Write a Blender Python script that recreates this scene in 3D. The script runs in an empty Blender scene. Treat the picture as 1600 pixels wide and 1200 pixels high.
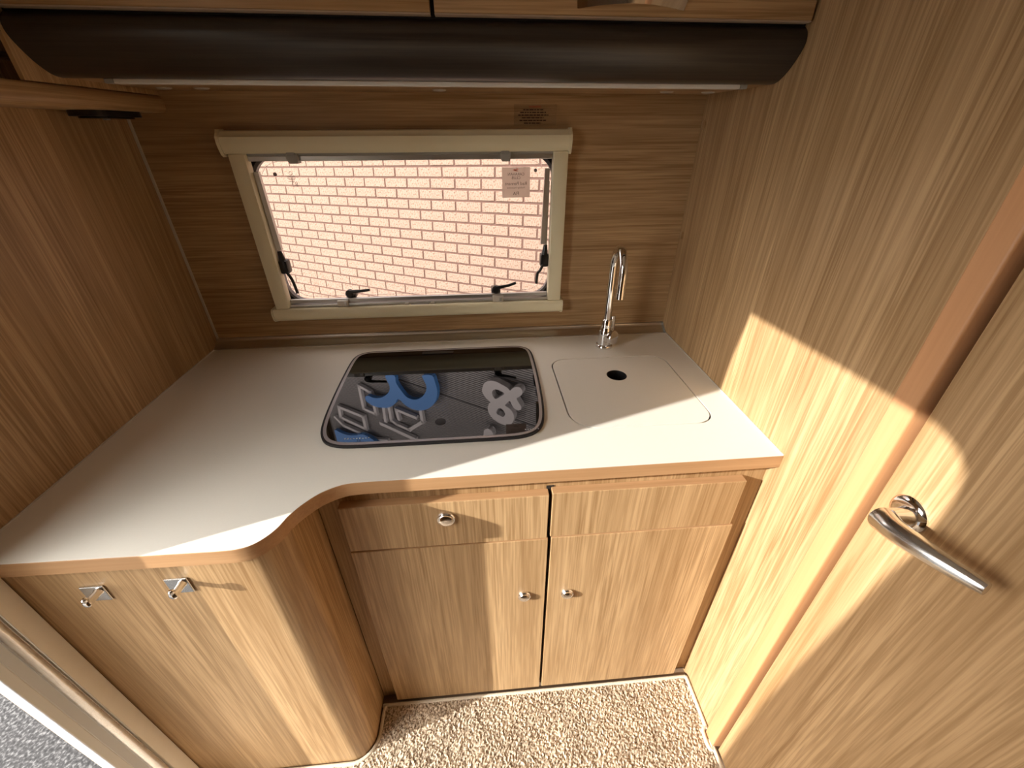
import bpy, bmesh, math, random
from mathutils import Vector, Matrix, Quaternion
from mathutils.geometry import tessellate_polygon
random.seed(7)
scene = bpy.context.scene
COL = scene.collection

# ---------------------------------------------------------------- camera
cam_data = bpy.data.cameras.new('camera')
cam_data.sensor_width = 36.0
cam_data.lens = 650.27 / 1600 * 36.0
cam_data.clip_start = 0.02
cam = bpy.data.objects.new('camera', cam_data)
COL.objects.link(cam)
yaw, pitch, roll = -0.0780, 0.5457, -0.0056
fwd = Vector((-math.sin(yaw) * math.cos(pitch), math.cos(yaw) * math.cos(pitch), -math.sin(pitch)))
right = Vector((math.cos(yaw), math.sin(yaw), 0))
up = right.cross(fwd)
r2 = math.cos(roll) * right + math.sin(roll) * up
u2 = -math.sin(roll) * right + math.cos(roll) * up
m = Matrix((r2, u2, -fwd)).transposed().to_4x4()
m.translation = Vector((-0.5901, -1.2233, 1.4562))
cam.matrix_world = m
scene.camera = cam

# ---------------------------------------------------------------- daylight
world = bpy.data.worlds.new('sky')
scene.world = world
world.use_nodes = True
wn = world.node_tree.nodes
wn['Background'].inputs['Color'].default_value = (1.0, 0.965, 0.90, 1)      # bright hazy sky, warm white balance
wn['Background'].inputs['Strength'].default_value = 11.0
SUN_DIR = Vector((1.0, 0.338, -0.388)).normalized()
sun_data = bpy.data.lights.new('sun', 'SUN')
sun_data.energy = 8.2
sun_data.color = (1.0, 0.965, 0.89)
sun_data.angle = math.radians(0.6)
sun = bpy.data.objects.new('sun', sun_data)
COL.objects.link(sun)
sun.rotation_euler = SUN_DIR.to_track_quat('-Z', 'Y').to_euler()
sun.location = (-6, -3, 4)


def portal(name, loc, direction, sx, sy):
    d = bpy.data.lights.new(name, 'AREA')
    d.shape = 'RECTANGLE'
    d.size, d.size_y = sx, sy
    d.cycles.is_portal = True
    o = bpy.data.objects.new(name, d)
    COL.objects.link(o)
    o.location = loc
    o.rotation_euler = Vector(direction).to_track_quat('-Z', 'Z' if abs(direction[2]) < .5 else 'Y').to_euler()


portal('portal_doorway', (-1.40, -1.08, 0.84), (1, 0, 0), 0.52, 1.66)
portal('portal_kitchen_window', (-0.77, 0.045, 1.21), (0, -1, 0), 0.80, 0.40)

scene.cycles.max_bounces = 8
scene.cycles.diffuse_bounces = 4
scene.cycles.glossy_bounces = 3
scene.cycles.transparent_max_bounces = 6

vs = scene.view_settings
vs.view_transform = 'Standard'
vs.look = 'None'
vs.exposure = 0.12
vs.gamma = 1.0
vs.use_curve_mapping = False


# ---------------------------------------------------------------- materials
def new_mat(name):
    mt = bpy.data.materials.new(name)
    mt.use_nodes = True
    nt = mt.node_tree
    return mt, nt, nt.nodes['Principled BSDF']


def plain(name, col, rough=0.5, metal=0.0, spec=0.5, noise=0.0, nscale=60, bump=0.0):
    mt, nt, b = new_mat(name)
    b.inputs['Base Color'].default_value = (*col, 1)
    b.inputs['Roughness'].default_value = rough
    b.inputs['Metallic'].default_value = metal
    b.inputs['Specular IOR Level'].default_value = spec
    if noise or bump:
        tc = nt.nodes.new('ShaderNodeTexCoord')
        n = nt.nodes.new('ShaderNodeTexNoise')
        n.inputs['Scale'].default_value = nscale
        n.inputs['Detail'].default_value = 4
        nt.links.new(tc.outputs['Object'], n.inputs['Vector'])
        if noise:
            mx = nt.nodes.new('ShaderNodeMix')
            mx.data_type = 'RGBA'
            mx.inputs['A'].default_value = (*[c * (1 - noise) for c in col], 1)
            mx.inputs['B'].default_value = (*[min(1, c * (1 + noise)) for c in col], 1)
            nt.links.new(n.outputs['Fac'], mx.inputs['Factor'])
            nt.links.new(mx.outputs['Result'], b.inputs['Base Color'])
        if bump:
            bp = nt.nodes.new('ShaderNodeBump')
            bp.inputs['Strength'].default_value = bump
            bp.inputs['Distance'].default_value = 0.002
            nt.links.new(n.outputs['Fac'], bp.inputs['Height'])
            nt.links.new(bp.outputs['Normal'], b.inputs['Normal'])
    return mt


def wood(name, light, dark, axis, rough=0.42, fine=0.55, tint=None):
    """laminate with grain running along axis (0,1,2) of the object"""
    mt, nt, b = new_mat(name)
    L, N = nt.links, nt.nodes
    tc = N.new('ShaderNodeTexCoord')
    oi = N.new('ShaderNodeObjectInfo')
    mul = N.new('ShaderNodeMath'); mul.operation = 'MULTIPLY'; mul.inputs[1].default_value = 7.3
    L.new(oi.outputs['Random'], mul.inputs[0])
    add = N.new('ShaderNodeVectorMath'); add.operation = 'ADD'
    L.new(tc.outputs['Object'], add.inputs[0]); L.new(mul.outputs[0], add.inputs[1])

    def noise(along, across, detail, dist=0.0):
        mp = N.new('ShaderNodeMapping')
        s = [across, across, across]; s[axis] = along
        mp.inputs['Scale'].default_value = s
        L.new(add.outputs[0], mp.inputs['Vector'])
        n = N.new('ShaderNodeTexNoise')
        n.inputs['Scale'].default_value = 1.0
        n.inputs['Detail'].default_value = detail
        n.inputs['Roughness'].default_value = 0.6
        n.inputs['Distortion'].default_value = dist
        L.new(mp.outputs[0], n.inputs['Vector'])
        return n.outputs['Fac']

    broad = noise(0.7, 14, 2, 0.5)
    mid = noise(1.8, 80, 3, 0.6)
    finen = noise(5.0, 230, 2, 0.3)

    def ramp(src, lo, hi):
        mr = N.new('ShaderNodeMapRange')
        mr.inputs['From Min'].default_value = lo
        mr.inputs['From Max'].default_value = hi
        L.new(src, mr.inputs['Value'])
        return mr.outputs['Result']

    def math2(op, a, bb):
        mm = N.new('ShaderNodeMath'); mm.operation = op
        for i, v in enumerate((a, bb)):
            if isinstance(v, (int, float)): mm.inputs[i].default_value = v
            else: L.new(v, mm.inputs[i])
        return mm.outputs[0]

    mask = noise(0.7, 9, 2, 0.2)
    f = math2('ADD', math2('MULTIPLY', ramp(broad, .32, .68), 0.24), math2('MULTIPLY', ramp(mid, .35, .65), 0.28))
    fn = math2('MULTIPLY', ramp(finen, .40, .60), 0.46 * fine / .55)
    f = math2('ADD', f, math2('ADD', math2('MULTIPLY', fn, math2('ADD', math2('MULTIPLY', ramp(mask, .35, .65), .6), .4)), .05))
    mx = N.new('ShaderNodeMix'); mx.data_type = 'RGBA'
    mx.inputs['A'].default_value = (*dark, 1); mx.inputs['B'].default_value = (*light, 1)
    L.new(f, mx.inputs['Factor'])
    L.new(mx.outputs['Result'], b.inputs['Base Color'])
    b.inputs['Roughness'].default_value = rough
    b.inputs['Specular IOR Level'].default_value = 0.4
    return mt


OAK_L, OAK_D = (0.610, 0.412, 0.222), (0.250, 0.137, 0.053)
WOODX = wood('oak_laminate_along_x', OAK_L, OAK_D, 0)
WOODY = wood('oak_laminate_along_y', OAK_L, OAK_D, 1)
WOODZ = wood('oak_laminate_along_z', OAK_L, OAK_D, 2)
EDGE = wood('edge_band_oak', (0.55, 0.335, 0.175), (0.40, 0.220, 0.102), 0, fine=.3)
EDGEZ = wood('edge_band_oak_upright', (0.68, 0.365, 0.185), (0.54, 0.275, 0.125), 2, fine=.3)
WENGE = wood('dark_wenge_laminate', (0.052, 0.040, 0.030), (0.022, 0.016, 0.012), 0, rough=0.34)
WHITE = plain('cream_worktop_laminate', (0.86, 0.835, 0.765), 0.38, noise=0.02, nscale=300)
CREAM = plain('cream_plastic', (0.86, 0.80, 0.58), 0.45)
BEIGE = plain('beige_frame', (0.84, 0.79, 0.70), 0.5, noise=.05, nscale=30)
ALU = plain('brushed_aluminium', (0.55, 0.54, 0.53), 0.35, 0.85, noise=.06, nscale=25)
ALUL = plain('satin_aluminium_trim', (0.62, 0.59, 0.56), 0.28, 1.0)
GREYP = plain('grey_plastic', (0.36, 0.36, 0.34), 0.45)
CLEARP = plain('pale_clip_plastic', (0.62, 0.58, 0.53), 0.3)
BLACKP = plain('black_plastic', (0.008, 0.008, 0.009), 0.3)
RUBBER = plain('black_rubber', (0.010, 0.009, 0.010), 0.55)
GAPSHADE = plain('painted_gap_shade', (0.012, 0.008, 0.006), 0.8)  # near-black colour stands in for shade in gaps and recesses
CHROME = plain('polished_chrome', (0.80, 0.80, 0.81), 0.06, 1.0)
SATIN = plain('satin_chrome', (0.70, 0.70, 0.69), 0.20, 1.0)
STEEL = plain('stainless_steel', (0.62, 0.60, 0.57), 0.3, 1.0)
GLASSTOP = plain('black_glass', (0.003, 0.003, 0.003), 0.015, 0.0, 0.5)
GLASSTOP.node_tree.nodes['Principled BSDF'].inputs['IOR'].default_value = 1.58
SILVER = plain('painted_silver', (0.42, 0.38, 0.37), 0.35, 0.6)
LEDM = plain('white_diffuser', (0.75, 0.74, 0.70), 0.4)
CEIL = plain('white_ceiling', (0.80, 0.79, 0.76), 0.7)
CARPET = None
TARMAC = None


def carpet_mat():
    mt, nt, b = new_mat('beige_carpet_pile')
    tc = nt.nodes.new('ShaderNodeTexCoord')
    mp = nt.nodes.new('ShaderNodeMapping'); mp.inputs['Scale'].default_value = (260, 170, 200)
    n = nt.nodes.new('ShaderNodeTexNoise'); n.inputs['Scale'].default_value = 1; n.inputs['Detail'].default_value = 3
    n2 = nt.nodes.new('ShaderNodeTexNoise'); n2.inputs['Scale'].default_value = 9; n2.inputs['Detail'].default_value = 3
    rp = nt.nodes.new('ShaderNodeValToRGB')
    rp.color_ramp.elements[0].position = .36; rp.color_ramp.elements[0].color = (0.19, 0.135, 0.095, 1)
    rp.color_ramp.elements[1].position = .64; rp.color_ramp.elements[1].color = (0.69, 0.585, 0.455, 1)
    e = rp.color_ramp.elements.new(.5); e.color = (0.44, 0.350, 0.255, 1)
    hs = nt.nodes.new('ShaderNodeHueSaturation')
    mr = nt.nodes.new('ShaderNodeMapRange'); mr.inputs['From Min'].default_value = .3; mr.inputs['From Max'].default_value = .7
    mr.inputs['To Min'].default_value = .82; mr.inputs['To Max'].default_value = 1.18
    L = nt.links
    L.new(tc.outputs['Object'], mp.inputs['Vector']); L.new(mp.outputs[0], n.inputs['Vector'])
    L.new(tc.outputs['Object'], n2.inputs['Vector'])
    L.new(n.outputs['Fac'], rp.inputs['Fac']); L.new(rp.outputs['Color'], hs.inputs['Color'])
    L.new(n2.outputs['Fac'], mr.inputs['Value']); L.new(mr.outputs['Result'], hs.inputs['Value'])
    L.new(hs.outputs['Color'], b.inputs['Base Color'])
    b.inputs['Roughness'].default_value = 0.95
    b.inputs['Specular IOR Level'].default_value = 0.1
    return mt


def speckle(name, c0, c1, c2, scale, p0=.35, p1=.65, rough=.85):
    mt, nt, b = new_mat(name)
    tc = nt.nodes.new('ShaderNodeTexCoord')
    n = nt.nodes.new('ShaderNodeTexNoise'); n.inputs['Scale'].default_value = scale; n.inputs['Detail'].default_value = 3
    rp = nt.nodes.new('ShaderNodeValToRGB')
    rp.color_ramp.elements[0].position = p0; rp.color_ramp.elements[0].color = (*c0, 1)
    rp.color_ramp.elements[1].position = p1; rp.color_ramp.elements[1].color = (*c2, 1)
    e = rp.color_ramp.elements.new((p0 + p1) / 2); e.color = (*c1, 1)
    nt.links.new(tc.outputs['Object'], n.inputs['Vector'])
    nt.links.new(n.outputs['Fac'], rp.inputs['Fac'])
    nt.links.new(rp.outputs['Color'], b.inputs['Base Color'])
    b.inputs['Roughness'].default_value = rough
    b.inputs['Specular IOR Level'].default_value = .2
    return mt


CARPET = carpet_mat()
BINDING = plain('carpet_binding', (0.66, 0.58, 0.46), 0.9, noise=.2, nscale=200, bump=.4)
TARMAC = speckle('grey_tarmac', (0.009, 0.009, 0.010), (0.025, 0.025, 0.027), (0.090, 0.090, 0.094), 95, .32, .70)
BRICK = speckle('pink_brick', (0.25, 0.165, 0.12), (0.44, 0.335, 0.265), (0.52, 0.415, 0.34), 85, .33, .54)
MORTAR = plain('mortar', (0.235, 0.155, 0.130), .9)
CLAD = plain('grey_metal_cladding', (0.36, 0.36, 0.37), .5)
SIGNBLUE = plain('blue_sign_face', (0.09, 0.33, 0.85), .5)
SIGNWHITE = plain('pale_sign_face', (0.75, 0.75, 0.76), .5)
SIGNGREY = plain('grey_sign_face', (0.80, 0.80, 0.83), .5)
INK = plain('grey_ink', (0.09, 0.08, 0.075), .8)
INKRED = plain('red_ink', (0.50, 0.05, 0.03), .8)
INKBROWN = plain('brown_ink', (0.035, 0.014, 0.008), .8)


def pane_mat():
    mt = bpy.data.materials.new('acrylic_pane')
    mt.use_nodes = True
    nt = mt.node_tree
    nt.nodes.clear()
    o = nt.nodes.new('ShaderNodeOutputMaterial')
    t = nt.nodes.new('ShaderNodeBsdfTransparent'); t.inputs['Color'].default_value = (0.29, 0.253, 0.244, 1)
    g = nt.nodes.new('ShaderNodeBsdfGlossy'); g.inputs['Roughness'].default_value = 0.03
    f = nt.nodes.new('ShaderNodeFresnel'); f.inputs['IOR'].default_value = 1.35
    mx = nt.nodes.new('ShaderNodeMixShader')
    nt.links.new(f.outputs[0], mx.inputs[0]); nt.links.new(t.outputs[0], mx.inputs[1]); nt.links.new(g.outputs[0], mx.inputs[2])
    nt.links.new(mx.outputs[0], o.inputs['Surface'])
    return mt


PANE = pane_mat()


def film_mat(name, col, alpha, transl=.5):
    mt = bpy.data.materials.new(name)
    mt.use_nodes = True
    nt = mt.node_tree
    nt.nodes.clear()
    o = nt.nodes.new('ShaderNodeOutputMaterial')
    t = nt.nodes.new('ShaderNodeBsdfTransparent')
    d = nt.nodes.new('ShaderNodeBsdfDiffuse'); d.inputs['Color'].default_value = (*col, 1)
    tl = nt.nodes.new('ShaderNodeBsdfTranslucent'); tl.inputs['Color'].default_value = (*col, 1)
    m1 = nt.nodes.new('ShaderNodeMixShader'); m1.inputs[0].default_value = transl
    m2 = nt.nodes.new('ShaderNodeMixShader'); m2.inputs[0].default_value = alpha
    nt.links.new(d.outputs[0], m1.inputs[1]); nt.links.new(tl.outputs[0], m1.inputs[2])
    nt.links.new(t.outputs[0], m2.inputs[1]); nt.links.new(m1.outputs[0], m2.inputs[2])
    nt.links.new(m2.outputs[0], o.inputs['Surface'])
    return mt


STICKER = film_mat('sticker_film', (0.62, 0.53, 0.46), 0.72, .75)
STINK = film_mat('sticker_ink', (0.10, 0.085, 0.075), 1.0, .2)
STRED = film_mat('sticker_red', (0.62, 0.20, 0.13), 1.0, .5)
CLEARFILM = film_mat('clear_label_film', (0.46, 0.30, 0.17), 0.10, .0)


# ---------------------------------------------------------------- helpers
TILT = 0.0


def link_mesh(name, bm, mat, parent=None, smooth=False, recenter=True):
    if TILT:
        for v in bm.verts: v.co.z -= TILT * v.co.x
    me = bpy.data.meshes.new(name)
    bmesh.ops.recalc_face_normals(bm, faces=bm.faces)
    org = Vector((0, 0, 0))
    if recenter and len(bm.verts):
        xs = [v.co.x for v in bm.verts]; ys = [v.co.y for v in bm.verts]; zs = [v.co.z for v in bm.verts]
        org = Vector(((min(xs) + max(xs)) / 2, (min(ys) + max(ys)) / 2, min(zs)))
        bmesh.ops.translate(bm, verts=bm.verts, vec=-org)
    bm.to_mesh(me)
    bm.free()
    if smooth:
        for p in me.polygons: p.use_smooth = True
        me.set_sharp_from_angle(angle=math.radians(38))
    me.materials.append(mat)
    o = bpy.data.objects.new(name, me)
    COL.objects.link(o)
    o.location = org
    if parent is not None:
        o.parent = parent
        o.location = org - world_loc(parent)
    return o


def world_loc(o):
    l = Vector(o.location)
    while o.parent:
        o = o.parent
        l = l + Vector(o.location)
    return l


def thing(name, loc, label=None, cat=None, group=None, kind=None):
    o = bpy.data.objects.new(name, None)
    o.empty_display_size = 0.05
    COL.objects.link(o)
    o.location = loc
    tag(o, label, cat, group, kind)
    return o


def tag(o, label=None, cat=None, group=None, kind=None):
    if label: o['label'] = label
    if cat: o['category'] = cat
    if group: o['group'] = group
    if kind: o['kind'] = kind
    return o


def B():
    return bmesh.new()


def box(bm, x0, x1, y0, y1, z0, z1, bev=0.0, seg=2):
    t = bmesh.new()
    bmesh.ops.create_cube(t, size=1)
    for v in t.verts:
        v.co = Vector(((x0 + x1) / 2 + v.co.x * (x1 - x0), (y0 + y1) / 2 + v.co.y * (y1 - y0), (z0 + z1) / 2 + v.co.z * (z1 - z0)))
    if bev:
        bmesh.ops.bevel(t, geom=t.edges[:], offset=bev, segments=seg, affect='EDGES', profile=.5)
    merge(bm, t)
    return bm


def merge(bm, t):
    me = bpy.data.meshes.new('tmp')
    t.to_mesh(me); t.free()
    bm.from_mesh(me)
    bpy.data.meshes.remove(me)


def prism(bm, loops, fn, d0, d1):
    """loops: outer + holes of 2-D points; fn(a, b, d) -> point; extruded from d0 to d1"""
    vecs = [[Vector((a, b, 0)) for a, b in lp] for lp in loops]
    tris = tessellate_polygon(vecs)
    flat = [p for lp in loops for p in lp]
    A = [bm.verts.new(fn(a, b, d0)) for a, b in flat]
    Bv = [bm.verts.new(fn(a, b, d1)) for a, b in flat]
    for t in tris:
        try:
            bm.faces.new([A[i] for i in t]); bm.faces.new([Bv[i] for i in reversed(t)])
        except ValueError:
            pass
    k = 0
    for lp in loops:
        n = len(lp)
        for i in range(n):
            a, b = k + i, k + (i + 1) % n
            bm.faces.new([A[a], A[b], Bv[b], Bv[a]])
        k += n
    return bm


FX = lambda a, b, d: Vector((d, a, b))      # plane (y, z), extruded along x
FY = lambda a, b, d: Vector((a, d, b))      # plane (x, z), extruded along y
FZ = lambda a, b, d: Vector((a, b, d))      # plane (x, y), extruded along z


def rrect(x0, x1, y0, y1, r, n=8):
    pts = []
    rs = r if isinstance(r, (list, tuple)) else [r] * 4
    for (cx, cy, a0), rr in zip(((x1, y1, 0), (x0, y1, 90), (x0, y0, 180), (x1, y0, 270)), rs):
        sx = -1 if cx == x1 else 1
        sy = -1 if cy == y1 else 1
        for i in range(n + 1):
            a = math.radians(a0 + 90 * i / n)
            pts.append((cx + sx * rr + rr * math.cos(a), cy + sy * rr + rr * math.sin(a)))
    return pts


def catmull(pts, n=6):
    out = []
    for i in range(len(pts) - 1):
        p0 = Vector(pts[max(i - 1, 0)]); p1 = Vector(pts[i]); p2 = Vector(pts[i + 1]); p3 = Vector(pts[min(i + 2, len(pts) - 1)])
        for k in range(n):
            t = k / n
            out.append(tuple(0.5 * ((2 * p1) + (-p0 + p2) * t + (2 * p0 - 5 * p1 + 4 * p2 - p3) * t * t + (-p0 + 3 * p1 - 3 * p2 + p3) * t ** 3)))
    out.append(tuple(pts[-1]))
    return out


def closed_catmull(pts, n=5):
    N_ = len(pts)
    out = []
    for i in range(N_):
        p0, p1, p2, p3 = (Vector(pts[(i + j - 1) % N_]) for j in range(4))
        for k in range(n):
            t = k / n
            out.append(tuple(0.5 * ((2 * p1) + (-p0 + p2) * t + (2 * p0 - 5 * p1 + 4 * p2 - p3) * t * t + (-p0 + 3 * p1 - 3 * p2 + p3) * t ** 3)))
    return out


def offset_loop(pts, d):
    """move a counter-clockwise closed loop inwards by d"""
    n = len(pts); out = []
    area = sum(pts[i][0] * pts[(i + 1) % n][1] - pts[(i + 1) % n][0] * pts[i][1] for i in range(n))
    s = 1 if area > 0 else -1
    for i in range(n):
        a, b, c = Vector(pts[i - 1]), Vector(pts[i]), Vector(pts[(i + 1) % n])
        e1, e2 = (b - a), (c - b)
        if e1.length < 1e-9: e1 = e2
        if e2.length < 1e-9: e2 = e1
        nrm = (Vector((-e1.y, e1.x)).normalized() + Vector((-e2.y, e2.x)).normalized())
        nrm = nrm.normalized() if nrm.length > 1e-6 else Vector((-e1.y, e1.x)).normalized()
        out.append(tuple(b + nrm * d * s))
    return out


def lathe(bm, prof, origin, axis=(0, 0, 1), seg=32, sx=1.0, upv=None):
    """prof: (radius, height) pairs along axis; sx squashes one radial direction"""
    ax = Vector(axis).normalized()
    upv = Vector(upv) if upv else (Vector((0, 0, 1)) if abs(ax.z) < .9 else Vector((1, 0, 0)))
    e1 = upv.cross(ax).normalized(); e2 = ax.cross(e1)
    O = Vector(origin)
    rings = []
    for r, h in prof:
        if r < 1e-6:
            rings.append([bm.verts.new(O + ax * h)])
        else:
            rings.append([bm.verts.new(O + ax * h + e1 * r * math.cos(2 * math.pi * i / seg) + e2 * r * sx * math.sin(2 * math.pi * i / seg)) for i in range(seg)])
    for a, b in zip(rings, rings[1:]):
        for i in range(seg):
            j = (i + 1) % seg
            if len(a) == 1 and len(b) > 1: bm.faces.new([a[0], b[i], b[j]])
            elif len(b) == 1 and len(a) > 1: bm.faces.new([a[i], a[j], b[0]])
            elif len(a) > 1: bm.faces.new([a[i], a[j], b[j], b[i]])
    for rg in (rings[0], rings[-1]):
        if len(rg) > 2: bm.faces.new(rg)
    return bm


def tube(bm, path, rad, seg=16, flat=1.0, upv=(0, 0, 1), cap=True):
    """sweep; rad number or list; flat squashes the direction nearest upv"""
    P = [Vector(p) for p in path]
    n = len(P)
    rads = rad if isinstance(rad, (list, tuple)) else [rad] * n
    flats = flat if isinstance(flat, (list, tuple)) else [flat] * n
    t0 = (P[1] - P[0]).normalized()
    ref = Vector(upv)
    if abs(ref.dot(t0)) > .95: ref = Vector((1, 0, 0)) if abs(t0.x) < .9 else Vector((0, 1, 0))
    e2 = (ref - t0 * ref.dot(t0)).normalized()
    rings = []
    tp = t0
    for i in range(n):
        t = ((P[min(i + 1, n - 1)] - P[max(i - 1, 0)])).normalized()
        e2 = tp.rotation_difference(t) @ e2
        e2 = (e2 - t * e2.dot(t)).normalized()
        e1 = t.cross(e2)
        tp = t
        rings.append([bm.verts.new(P[i] + e1 * rads[i] * math.cos(2 * math.pi * k / seg) + e2 * rads[i] * flats[i] * math.sin(2 * math.pi * k / seg)) for k in range(seg)])
    for a, b in zip(rings, rings[1:]):
        for k in range(seg):
            j = (k + 1) % seg
            bm.faces.new([a[k], a[j], b[j], b[k]])
    if cap:
        bm.faces.new(rings[0]); bm.faces.new(rings[-1])
    return bm


def text_mesh(bm, body, size, fn, mirror=False, align='CENTER', extrude=0.0):
    cu = bpy.data.curves.new('txt', 'FONT')
    cu.body = body; cu.size = size; cu.align_x = align; cu.align_y = 'CENTER'
    cu.extrude = extrude
    cu.resolution_u = 3
    o = bpy.data.objects.new('txt', cu)
    COL.objects.link(o)
    dg = bpy.context.evaluated_depsgraph_get()
    me = bpy.data.meshes.new_from_object(o.evaluated_get(dg))
    t = bmesh.new(); t.from_mesh(me)
    for v in t.verts:
        v.co = fn(-v.co.x if mirror else v.co.x, v.co.y, v.co.z)
    merge(bm, t)
    bpy.data.meshes.remove(me)
    bpy.data.objects.remove(o); bpy.data.curves.remove(cu)
    return bm


# ---------------------------------------------------------------- setting
W = 1.393
H = 1.95
WIN_X0, WIN_X1, WIN_Z0, WIN_Z1 = -1.172, -0.368, 1.008, 1.425

bm = B()
prism(bm, [[(-W - .03, -.01), (.03, -.01), (.03, H), (-W - .03, H)], [(WIN_X0, WIN_Z0), (WIN_X0, WIN_Z1), (WIN_X1, WIN_Z1), (WIN_X1, WIN_Z0)]], FY, 0.0, 0.028)
wall_back = tag(link_mesh('wall_back', bm, WOODX), 'oak laminate back wall around the kitchen window', kind='structure')

bm = box(B(), -W - .028, -W, -.756, 0.0, -.01, H)
wall_left = tag(link_mesh('wall_left', bm, WOODZ), 'oak laminate side wall at the left of the worktop', kind='structure')

# side wall; entrance opening outlined to cast the sun patch, side window closed up
XL = -1.362
door_open = [(-.846, 0.0), (-.846, 1.42), (-.853, 1.53), (-.872, 1.648), (-1.262, 1.660), (-1.300, 1.660), (-1.332, 1.648), (-1.352, 1.628),
             (-1.360, 1.590), (-1.362, 1.50), (-1.352, 1.43), (-1.335, 1.23), (-1.312, .92), (-1.303, .6), (-1.300, 0.0)]
bm = B()
outer = [(-.832, -.01), (-.832, H), (-4.6, H), (-4.6, -.01), (-1.300, -.01)] + door_open[::-1] + [(-.846, -.01)]
prism(bm, [outer], FX, XL - .022, XL)
wall_entrance = tag(link_mesh('wall_entrance', bm, WOODZ), 'side wall with the entrance doorway shaped to cast the sun patch', kind='structure')

bm = box(B(), 0.0, 0.028, -.772, 0.0, -.01, H)
wall_right = tag(link_mesh('wall_right', bm, WOODZ), 'sunlit oak laminate wall at the right of the worktop', kind='structure')
bm = box(B(), 0.0, 0.028, -1.62, -1.405, -.01, H)
box(bm, 0.0, 0.80, -1.65, -1.62, -.01, H)
tag(link_mesh('wall_partition', bm, WOODZ), 'washroom partition wall behind the camera', kind='structure')
bm = B()
prism(bm, [[(-1.65, -.01), (-1.65, H), (-4.6, H), (-4.6, -.01)]], FX, .76, .79)
tag(link_mesh('wall_lounge', bm, WOODZ), 'lounge side wall behind the camera', kind='structure')
bm = B()
prism(bm, [[(-W, -.01), (.79, -.01), (.79, H), (-W, H)]], FY, -4.63, -4.60)  # window opening left out to dim the light from behind
tag(link_mesh('wall_front', bm, WOODX), 'front wall of the caravan, its window closed up to cut light', kind='structure')
bm = B()
prism(bm, [[(-W - .03, -4.63), (.80, -4.63), (.80, .03), (-W - .03, .03)]], FZ, H, H + .03)
tag(link_mesh('ceiling', bm, CEIL), 'white caravan ceiling', kind='structure')
bm = box(B(), -W - .03, .80, -4.63, .03, -.04, -.01)
floor = tag(link_mesh('floor', bm, plain('floor_board', (.25, .17, .11), .7)), 'floor board under the carpet', kind='structure')

# door post and washroom door in the right wall
bm = box(B(), -.013, .030, -.808, -.772, 0.0, H, .004, 3)
tag(link_mesh('trim_1', bm, EDGEZ, smooth=True), 'reddish wooden door post between wall and washroom door', kind='structure')
bm = box(B(), .029, .05, -.84, -.80, 0, H)  # near-black backing paints the shade inside the door gap
tag(link_mesh('trim_2', bm, GAPSHADE), 'rebate behind the washroom door edge, coloured dark for gap shade', kind='structure')
door1 = thing('door_1', (.012, -1.11, .012), 'oak laminate washroom door with lever handle', kind='structure')
bm = box(B(), 0.000, .026, -1.400, -.8165, .012, H - .02, .002)
link_mesh('door_leaf', bm, WOODZ, door1)
hd = thing('lever_handle', (0, -.862, .99)); hd.parent = door1; hd.location = Vector((0, -.862, .990)) - Vector(door1.location)
hd['label'] = 'chrome lever handle'
bm = B()
lathe(bm, [(0.0, -.001), (.0265, -.001), (.0265, .003), (.024, .006), (.018, .0078), (.0, .0085)], (0, -.862, .992), (-1, 0, 0), 40)
lathe(bm, [(.0150, .004), (.0125, .014), (.0120, .040)], (0, -.866, .992), (-1, 0, 0), 24)
link_mesh('rosette', bm, CHROME, hd, True)
bm = B()
lever = catmull([(-.042, -.8640, .9905), (-.0440, -.868, .9910), (-.047, -.875, .9935), (-.0505, -.889, .9965), (-.0505, -.912, 1.0010), (-.047, -.942, 1.0060), (-.041, -.970, 1.0105), (-.037, -.987, 1.013)], 8)
nl = len(lever)
rad = []
fl = []
for i in range(nl):
    t = i / (nl - 1)
    r_ = .0195 - .0050 * min(1, t / .6) - .0060 * max(0, (t - .6) / .4)
    if t < .17: r_ *= math.sqrt(max(0.03, 1 - ((.17 - t) / .17) ** 2))
    rad.append(r_)
    fl.append(1.0 - .12 * t)
tube(bm, lever, rad, 24, fl, (1, 0, 0))
link_mesh('lever', bm, SATIN, hd, True)

# screw caps
def cap(parent, loc, ax, r=.009):
    bm = lathe(B(), [(r, -.001), (r, .0012), (r * .8, .0024), (0, .003)], loc, ax, 20)
    return link_mesh('screw_cap', bm, WOODZ, parent, True)
cap(wall_right, (0, -.0135, 1.197), (-1, 0, 0), .011)
cap(wall_right, (0, -.0135, 1.468), (-1, 0, 0), .011)

# corner bead left, silicone lines, aluminium upstand
bm = box(B(), -W, -W + .005, -.005, 0, .922, 1.487)
tag(link_mesh('trim_3', bm, plain('pale_bead', (.62, .56, .47), .5)), 'pale bead in the corner left of the window', kind='structure')
SEAL = plain('pale_sealant', (.62, .58, .52), .5)
bm = box(B(), -W, -W + .0022, -.765, -.035, .9002, .9022)
tag(link_mesh('trim_4', bm, SEAL), 'thin sealant line along the left wall', kind='structure')
bm = box(B(), -.0022, 0, -.632, -.035, .9002, .9022)
tag(link_mesh('trim_5', bm, SEAL), 'thin sealant line along the right wall', kind='structure')
up_prof = [(0, .900), (-.037, .900), (-.0375, .9025), (-.032, .9045), (-.025, .9085), (-.018, .9135), (-.012, .9165), (-.009, .9205), (-.0085, .9235), (0, .9235)]
bm = prism(B(), [up_prof], lambda a, b, d: Vector((d, a, b)), -W + .001, -.008)
tag(link_mesh('trim_6', bm, ALUL), 'metallic upstand strip between worktop and back wall', kind='structure')
bm = prism(B(), [[(a * 1.03, b) for a, b in up_prof]], lambda a, b, d: Vector((d, a, b)), -.0085, -.0005)
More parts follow.
